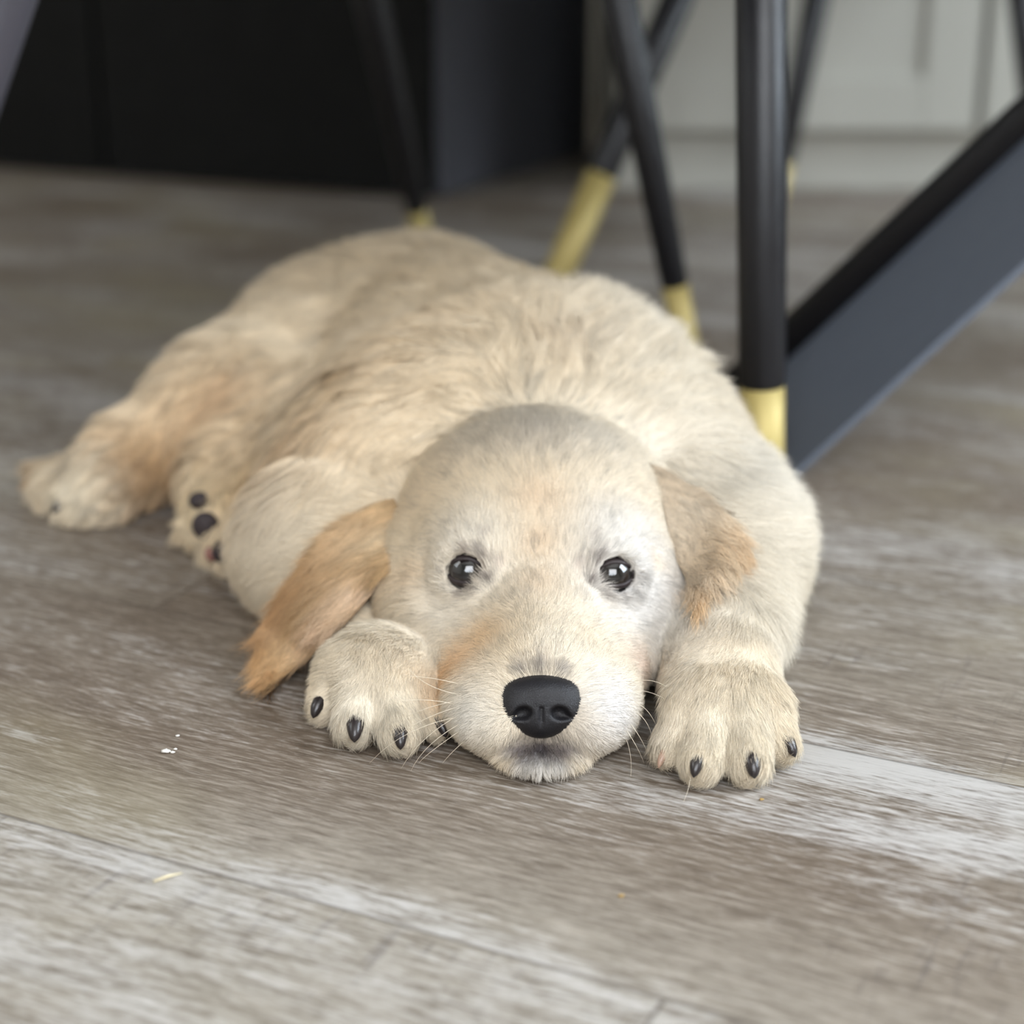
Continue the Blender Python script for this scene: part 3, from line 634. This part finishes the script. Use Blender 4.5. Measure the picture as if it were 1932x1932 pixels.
for n_, (a, c, r1) in enumerate(TOES):
    d = c - a; d[2] = 0; d /= np.linalg.norm(d); tipc = c + d * (r1 * .9) + np.array([0, 0, .003]); dd = np.linalg.norm(BV - tipc, axis=1)
    Lv = Lv * (1 - .45 * np.exp(-(dd / .007) ** 2)); dens = np.where(dd < .0022, 0, dens)
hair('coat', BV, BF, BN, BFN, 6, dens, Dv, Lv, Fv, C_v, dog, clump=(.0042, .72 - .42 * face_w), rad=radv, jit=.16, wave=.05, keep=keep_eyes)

# ---- ears: folded flaps lofted from contour rows
def ear(name, rows, label, thick, spots, base, fur_len, seed, nr=26, nc_=18):
    K = [np.array([(p[0], p[1], p[2]) for p in row], float) for row in rows]     # rows of 4 control points: sight line and clearance above the body
    def cr(A_, n):                                                           # Catmull-Rom through keys
        A_ = np.array(A_); m = len(A_); out = []
        for t in np.linspace(0, m - 1, n):
            i = min(int(t), m - 2); f = t - i; p0, p1, p2, p3 = A_[max(i - 1, 0)], A_[i], A_[i + 1], A_[min(i + 2, m - 1)]
            out.append(.5 * ((2 * p1) + (p2 - p0) * f + (2 * p0 - 5 * p1 + 4 * p2 - p3) * f * f + (3 * p1 - p0 - 3 * p2 + p3) * f ** 3))
        return np.array(out)
    kp = cr([cr(k, nc_) for k in K], nr); T = np.zeros((nr, nc_)); Dr = np.zeros((nr, nc_, 3))
    for i in range(nr):
        for j in range(nc_):
            d = ray(kp[i, j, 0], kp[i, j, 1]); d = d / np.linalg.norm(d); Dr[i, j] = d
            q = bvh.ray_cast(Vector(EYE), Vector(d)); tf = (.004 - CAM_H) / d[2]
            T[i, j] = min(q[3] if q[0] is not None else 9, tf) - kp[i, j, 2]
    T0 = T.copy()
    for _ in range(60):                                                      # drape: smooth the flap, never letting it sink into the body
        A_ = np.pad(T, 1, mode='edge'); T = np.minimum(T0 + .0015, .2 * T + .2 * (A_[2:, 1:-1] + A_[:-2, 1:-1] + A_[1:-1, 2:] + A_[1:-1, :-2]))
    g = EYE + Dr * T[..., None]
    g[..., 2] = np.maximum(g[..., 2], .004)
    V = g.reshape(-1, 3); F = np.array([(i * nc_ + j, i * nc_ + j + 1, (i + 1) * nc_ + j + 1, (i + 1) * nc_ + j) for i in range(nr - 1) for j in range(nc_ - 1)])
    N_, fn = vnormals(V, F)
    if ((EYE - V) * N_).sum() < 0: F = F[:, ::-1]; N_, fn = -N_, -fn
    e = np.minimum.outer(np.minimum(np.linspace(0, 1, nr), 1 - np.linspace(0, 1, nr)) * 4, np.ones(nc_)); 
    ej = np.minimum(np.linspace(0, 1, nc_), 1 - np.linspace(0, 1, nc_)) * 5
    th = (thick * np.sqrt(np.clip(np.minimum(e, ej[None]), .04, 1))).reshape(-1, 1)
    V2 = np.concatenate([V + N_ * th / 2, V - N_ * th / 2]); n = len(V)
    F2 = [tuple(f) for f in F] + [tuple(f[::-1] + n) for f in F]
    ring = [j for j in range(nc_)] + [i * nc_ + nc_ - 1 for i in range(1, nr)] + [(nr - 1) * nc_ + j for j in range(nc_ - 2, -1, -1)] + [i * nc_ for i in range(nr - 2, 0, -1)]
    fl = (F[0][0] != 0)
    for a, b_ in zip(ring, ring[1:] + ring[:1]): F2.append((a, b_, b_ + n, a + n) if fl else (b_, a, a + n, b_ + n))
    o = mesh(name, V2, F2, M_skin, dog); o['label'] = label
    pixg = kp[..., :2].reshape(-1, 2); sp = [(V[np.argmin(((pixg - (px, py)) ** 2).sum(1))], r_, lin(c), s) for px, py, Yy, r_, c, s in spots]
    C = coat(V, sp, base); C = C * np.array([.93, .90, .88]); tint_mesh(o, np.concatenate([C, C]) * .9)
    Dd = np.gradient(g, axis=0).reshape(-1, 3); Dd /= np.linalg.norm(Dd, axis=1, keepdims=True)
    tt = np.repeat(np.linspace(0, 1, nr), nc_)
    Ln = fur_len[0] + (fur_len[1] - fur_len[0]) * tt
    Vf = V + N_ * th / 2
    hair('ear_hair', Vf, F, N_, fn, 7, np.full(n, 6.5e6), Dd, Ln, np.full(n, .22), C, o, clump=(.0028, .55), rad=np.full(n, .000085), jit=.12, wave=.12, seed=seed)
    Vb = V - N_ * th / 2
    hair('ear_hair', Vb, F[:, ::-1], -N_, -fn, 6, np.full(n, 1.5e6), Dd, Ln, np.full(n, .15), C * .95, o, clump=(.004, .7), rad=np.full(n, .00011), jit=.1, wave=.1, seed=seed + 5)
    return o
ear('ear', [[(742, 940, -.006), (762, 975, -.006), (772, 1015, -.006), (768, 1052, -.006)],
            [(632, 1000, .004), (664, 1035, .009), (692, 1065, .011), (722, 1098, .007)],
            [(562, 1085, .005), (595, 1110, .011), (635, 1138, .014), (668, 1160, .010)],
            [(512, 1180, .006), (540, 1195, .012), (572, 1212, .014), (604, 1222, .010)],
            [(492, 1262, .004), (506, 1274, .006), (520, 1278, .006), (536, 1274, .005)]],
    'long tan ear hanging to the floor', .0045,
    [(600, 1060, .66, .020, (202, 164, 118), .8), (540, 1130, .65, .014, (192, 148, 100), .8), (500, 1190, .65, .012, (200, 156, 106), .8), (700, 1000, .65, .014, (206, 178, 140), .8), (740, 1010, .65, .008, (226, 204, 168), .9), (690, 1110, .64, .008, (232, 206, 178), .9), (640, 1160, .64, .008, (236, 208, 178), .9), (595, 1215, .63, .007, (230, 198, 160), .8), (505, 1265, .625, .010, (222, 178, 128), .8)],
    (208, 176, 130), (.011, .016), 21)
ear('ear', [[(1225, 872, -.004), (1244, 925, -.003), (1258, 985, -.003), (1264, 1040, -.002)],
            [(1316, 922, .009), (1328, 975, .014), (1322, 1035, .013), (1296, 1095, .008)],
            [(1366, 965, .009), (1374, 1010, .015), (1350, 1065, .014), (1308, 1130, .009)],
            [(1394, 1018, .006), (1392, 1050, .009), (1358, 1086, .009), (1312, 1158, .006)]],
    'pale folded ear with a tan edge', .0045,
    [(1310, 960, .69, .018, (246, 234, 214), .95), (1365, 990, .69, .010, (240, 222, 194), .8), (1392, 1030, .69, .009, (214, 174, 124), .7), (1320, 1135, .655, .009, (226, 188, 136), .7), (1340, 1050, .67, .010, (230, 204, 166), .5)],
    (235, 220, 197), (.010, .011), 31)

# ---- eyes
M_eye = mat('eye_gloss', (20, 17, 18), .04, spec=.6, Coat_Weight=.6, Coat_Roughness=.02)
def eye_mat():
    m = M_eye; N = NT(m); b_ = m.node_tree.nodes['Principled BSDF']
    tc = N.n('TexCoord').outputs['Object']; ln = N.n('VectorMath', operation='LENGTH')
    sx = N.n('SeparateXYZ'); N.put(sx.inputs[0], tc); cb = N.n('CombineXYZ'); N.put(cb.inputs[0], sx.outputs[0]); N.put(cb.inputs[1], sx.outputs[1]); N.put(ln.inputs[0], cb.outputs[0])
    l = ln.outputs['Value']; iris = N.math('MULTIPLY', N.ramp(l, .0024, .0032), N.ramp(l, .0062, .0054))
    c = N.mix(iris, (8, 8, 9), (30, 25, 25)); N.put(b_.inputs['Base Color'], c)
eye_mat()
M_lid = mat('dark_eyelid', (40, 30, 31), .55, bump=(2500, .3, .0003))
for c, out, s, hp in EYES:
    ztoq = Vector(out).to_track_quat('Z', 'Y'); V, F = [], []
    nu, nv = 32, 20; r_ = .0086
    for i in range(nv + 1):
        ph = math.pi * i / nv
        for j in range(nu): th = 2 * math.pi * j / nu; V.append((r_ * math.sin(ph) * math.cos(th), r_ * math.sin(ph) * math.sin(th), r_ * math.cos(ph)))
    F = [(i * nu + j, (i + 1) * nu + j, (i + 1) * nu + (j + 1) % nu, i * nu + (j + 1) % nu) for i in range(nv) for j in range(nu)]
    o = mesh('eye', V, F, M_eye); o.location = c + out * .0008; o.rotation_mode = 'QUATERNION'; o.rotation_quaternion = ztoq
    o.parent = dog; o.matrix_parent_inverse = Matrix.Translation(-dog.location)
    # eyelid: almond ring lying on the ball
    sd = np.array([1, 0, 0]) - out * out[0]; sd /= np.linalg.norm(sd); upv = np.cross(sd, out); upv = upv if upv[2] > 0 else -upv
    V, F = [], []; n = 48; prof = [(-.0002, .0085), (.0001, .0089), (.0005, .0092), (.0011, .0093), (.0019, .0090), (.0028, .0084)]
    for k, (of, rr_) in enumerate(prof):
        for j in range(n):
            th = 2 * math.pi * j / n; cx, sy = math.cos(th), math.sin(th)
            ax_ = .0071 + (.0012 if cx * s < 0 else .0004) * abs(cx) ** 3 + of; ay = (.0041 if sy > 0 else .0040) + of
            x = ax_ * np.sign(cx) * abs(cx) ** .9; y = ay * np.sign(sy) * abs(sy) ** 1.15 - (.0012 if cx * s < 0 else -.0003) * abs(cx) ** 2
            zz = math.sqrt(max(rr_ ** 2 - x * x - y * y, (.0012) ** 2)) if k < 5 else .001
            V.append(c + out * .0008 + sd * x + upv * y + out * zz)
    for k in range(len(prof) - 1):
        for j in range(n): F.append((k * n + j, k * n + (j + 1) % n, (k + 1) * n + (j + 1) % n, (k + 1) * n + j))
    lid = mesh('eyelid', V, F, M_lid, dog)

# ---- nose
M_nose = mat('wet_nose', (22, 21, 25), .5, spec=.4, bump=(2200, .5, .0005))
nz = SDF()
nz.ell((0, .004, .0045), (.0136, .0085, .0062), k=.001)
nz.ell((0, .003, -.0030), (.0100, .0072, .0078), k=.006); nz.ell((0, .009, 0), (.0125, .007, .0095), k=.004)
for s in (-1, 1):
    nz.ell((s * .0082, .0025, -.0002), (.0058, .0062, .0068), k=.004)
    nz.ell((s * .0062, -.0046, -.0022), (.0031, .0036, .0024), qrot(0, s * 12, 0), k=.0012, op='s')
    nz.ell((s * .0080, -.0040, -.0030), (.0026, .0026, .0010), qrot(0, s * 18, 0), k=.0012, op='s')
nz.cone((0, -.0046, -.0005), (0, -.0038, -.013), .0007, .0012, k=.0006, op='s')
D, lo, h = nz.grid((-.017, -.010, -.014), (.017, .016, .014), .00045); V, F = nets(D, lo, h)
V = V @ qrot(-22, 0, 0).T * 1.07
dN = ray(1021, 1333); dN /= np.linalg.norm(dN)
mesh('nose', V + nose_hit - dN * .0005, F, M_nose, dog)

# ---- claws and pads
M_claw = mat('dark_claw', (42, 36, 36), .3, spec=.5, bump=(600, .3, .0004)); M_claw2 = mat('pink_claw', (176, 146, 128), .35, bump=(600, .2, .0003))
def claw(a, c, r1, rr_, L, side=0., m=None, lab=None, up_=.003):
    d = c - a; d[2] = 0; d /= np.linalg.norm(d); d = d + np.array([side, 0, 0]); d /= np.linalg.norm(d)
    b_ = MB(); pts = []; rads = []; base = c + d * (r1 * .55) + np.array([0, 0, up_])
    for k in range(10):
        t = k / 9; rads.append(rr_ * math.sqrt(max(1 - t ** 1.9, .004)))
        p = base + d * L * t; p[2] += -.0045 * t * t; p[2] = max(p[2], rads[-1] + .0003); pts.append(p)
    b_.tube(pts, rads, 16); o = b_.build('claw', m or M_claw, dog, True)
    if lab: o['label'] = lab
    return o
for n_, (a, c, r1) in enumerate(TOES):
    if n_ == 0: claw(a, c, r1, .0018, .0065, .1, M_claw2, 'pinkish claw', .001)
    else: claw(a, c, r1, (0, .0029, .0034, .0028, .0029, .0035, .0030, .0026)[n_], (0, .0075, .0075, .0065, .0065, .0085, .0075, .006)[n_], (0, -.1, .1, .15, .55, .2, 0, .0)[n_])
for px, py in ((112, 925), (150, 948), (198, 948)): claw(np.array([-.207, .846, .019]), Z(px, py, .010), .0125, .0036, .010)
M_pad = mat('dark_pad', (52, 44, 46), .7, bump=(900, .5, .0005)); M_pad2 = mat('pink_pad', (150, 104, 96), .7, bump=(900, .5, .0005))
pbv = bvh
for px, py, r_, m, lab in ((385, 948, (.0055, .004, .0045), M_pad, None), (396, 998, (.0066, .004, .0072), M_pad, None), (424, 1040, (.005, .004, .0055), M_pad, None), (408, 1042, (.0034, .003, .0040), M_pad2, 'pink paw pad')):
    q = cast(px, py)
    if q is None: continue
    V, F = [], []
    for i in range(11):
        ph = math.pi * i / 10
        for j in range(20): th = 2 * math.pi * j / 20; V.append(np.array([r_[0] * math.sin(ph) * math.cos(th), r_[1] * math.cos(ph), r_[2] * math.sin(ph) * math.sin(th)]) + q[0] + q[1] * .0028)
    F = [(i * 20 + j, (i + 1) * 20 + j, (i + 1) * 20 + (j + 1) % 20, i * 20 + (j + 1) % 20) for i in range(10) for j in range(20)]
    for v in V: v[2] = max(v[2], .001)
    o = mesh('paw_pad', V, F, m, dog)
    if lab: o['label'] = lab
# ---- tail tip beyond the hind foot
# ---- whiskers
M_whisk = mat('whisker', (232, 220, 200), .4)
def strand(name, pts, r0, r1, m, parent):
    b_ = MB(); P = [Vector(p) for p in pts]; n = 9; out = []
    for i in range(n):
        t = i / (n - 1); out.append((1 - t) ** 2 * P[0] + 2 * t * (1 - t) * P[1] + t * t * P[2])
    b_.tube(out, [r0 + (r1 - r0) * i / (n - 1) for i in range(n)], 6); return b_.build(name, m, parent, True)
for a in (((870, 1290), (810, 1275), (757, 1275)), ((870, 1310), (800, 1300), (770, 1260)), ((865, 1320), (810, 1330), (768, 1352)), ((870, 1330), (800, 1350), (745, 1390)), ((868, 1345), (790, 1390), (757, 1450)), ((875, 1360), (800, 1400), (775, 1455)), ((872, 1375), (800, 1425), (790, 1440)),
          ((880, 1395), (850, 1420), (835, 1440)), ((862, 1330), (790, 1310), (725, 1330)), ((866, 1352), (760, 1370), (697, 1440)),
          ((1190, 1285), (1235, 1275), (1262, 1300)), ((1190, 1300), (1225, 1300), (1256, 1320)), ((1192, 1320), (1225, 1330), (1240, 1375)), ((1190, 1335), (1225, 1350), (1232, 1400)), ((1185, 1355), (1212, 1390), (1225, 1430)), ((1180, 1370), (1205, 1410), (1215, 1440)), ((1180, 1385), (1195, 1420), (1190, 1465)),
          ((1300, 1440), (1305, 1480), (1290, 1512))):
    q = cast(*a[0])
    if q is None: continue
    Y = q[0][1]; p1 = W(*a[1], Y - .006); p2 = W(*a[2], Y - .004)
    for p in (p1, p2):
        if p[2] < .0015: p[:] = Z(*(a[1] if p is p1 else a[2]), .0015)
    strand('whisker', (q[0] - q[1] * .001, p1, p2), .00011, .00004, M_whisk, dog)
# ---- small litter on the boards
M_spl = mat('pale_straw', (226, 214, 180), .6, bump=(900, .3, .0003)); M_crumb = mat('white_crumb', (240, 238, 232), .7, bump=(900, .5, .0003)); M_cr2 = mat('tan_crumb', (176, 146, 90), .7, bump=(900, .5, .0003))
b_ = MB(); a, c = Z(290, 1663, .0006), Z(344, 1647, .0006); b_.tube([a, (a + c) / 2 + np.array([0, 0, .0004]), c], [.0004, .0005, .0002], 8)
tag(b_.build('splinter', M_spl, None, True), 'thin pale straw splinter lying on the boards in the left foreground', 'splinter')
def crumb(px, py, r_, m, label, group=None, nm='crumb'):
    V, F = [], []; rr_ = random.Random(px * 7 + py); c = Z(px, py, r_ * .5)
    for i in range(7):
        ph = math.pi * i / 6
        for j in range(10):
            th = 2 * math.pi * j / 10; k = r_ * (rr_.uniform(.7, 1.25) if 0 < i < 6 else 1)
            V.append(c + np.array([k * 1.3 * math.sin(ph) * math.cos(th), k * math.sin(ph) * math.sin(th), k * .5 * math.cos(ph)]))
    F = [(i * 10 + j, (i + 1) * 10 + j, (i + 1) * 10 + (j + 1) % 10, i * 10 + (j + 1) % 10) for i in range(6) for j in range(10)]
    tag(mesh(nm, V, F, m), label, 'crumb', group)
crumb(313, 1417, .0013, M_crumb, 'largest white crumb of the little cluster left of the paw', 'white crumbs left of the puppy')
crumb(326, 1419, .0008, M_crumb, 'round white crumb just right of the largest one', 'white crumbs left of the puppy')
crumb(331, 1413, .0006, M_crumb, 'tiny white crumb at the right end of the cluster', 'white crumbs left of the puppy')
crumb(335, 1388, .0006, M_crumb, 'lone white crumb a little behind the white cluster', 'white crumbs left of the puppy')
crumb(1172, 1690, .0008, M_cr2, 'yellowish crumb on the boards in the right foreground', None)
crumb(1437, 1508, .0007, M_cr2, 'tan crumb on the boards just in front of the right paw', None)
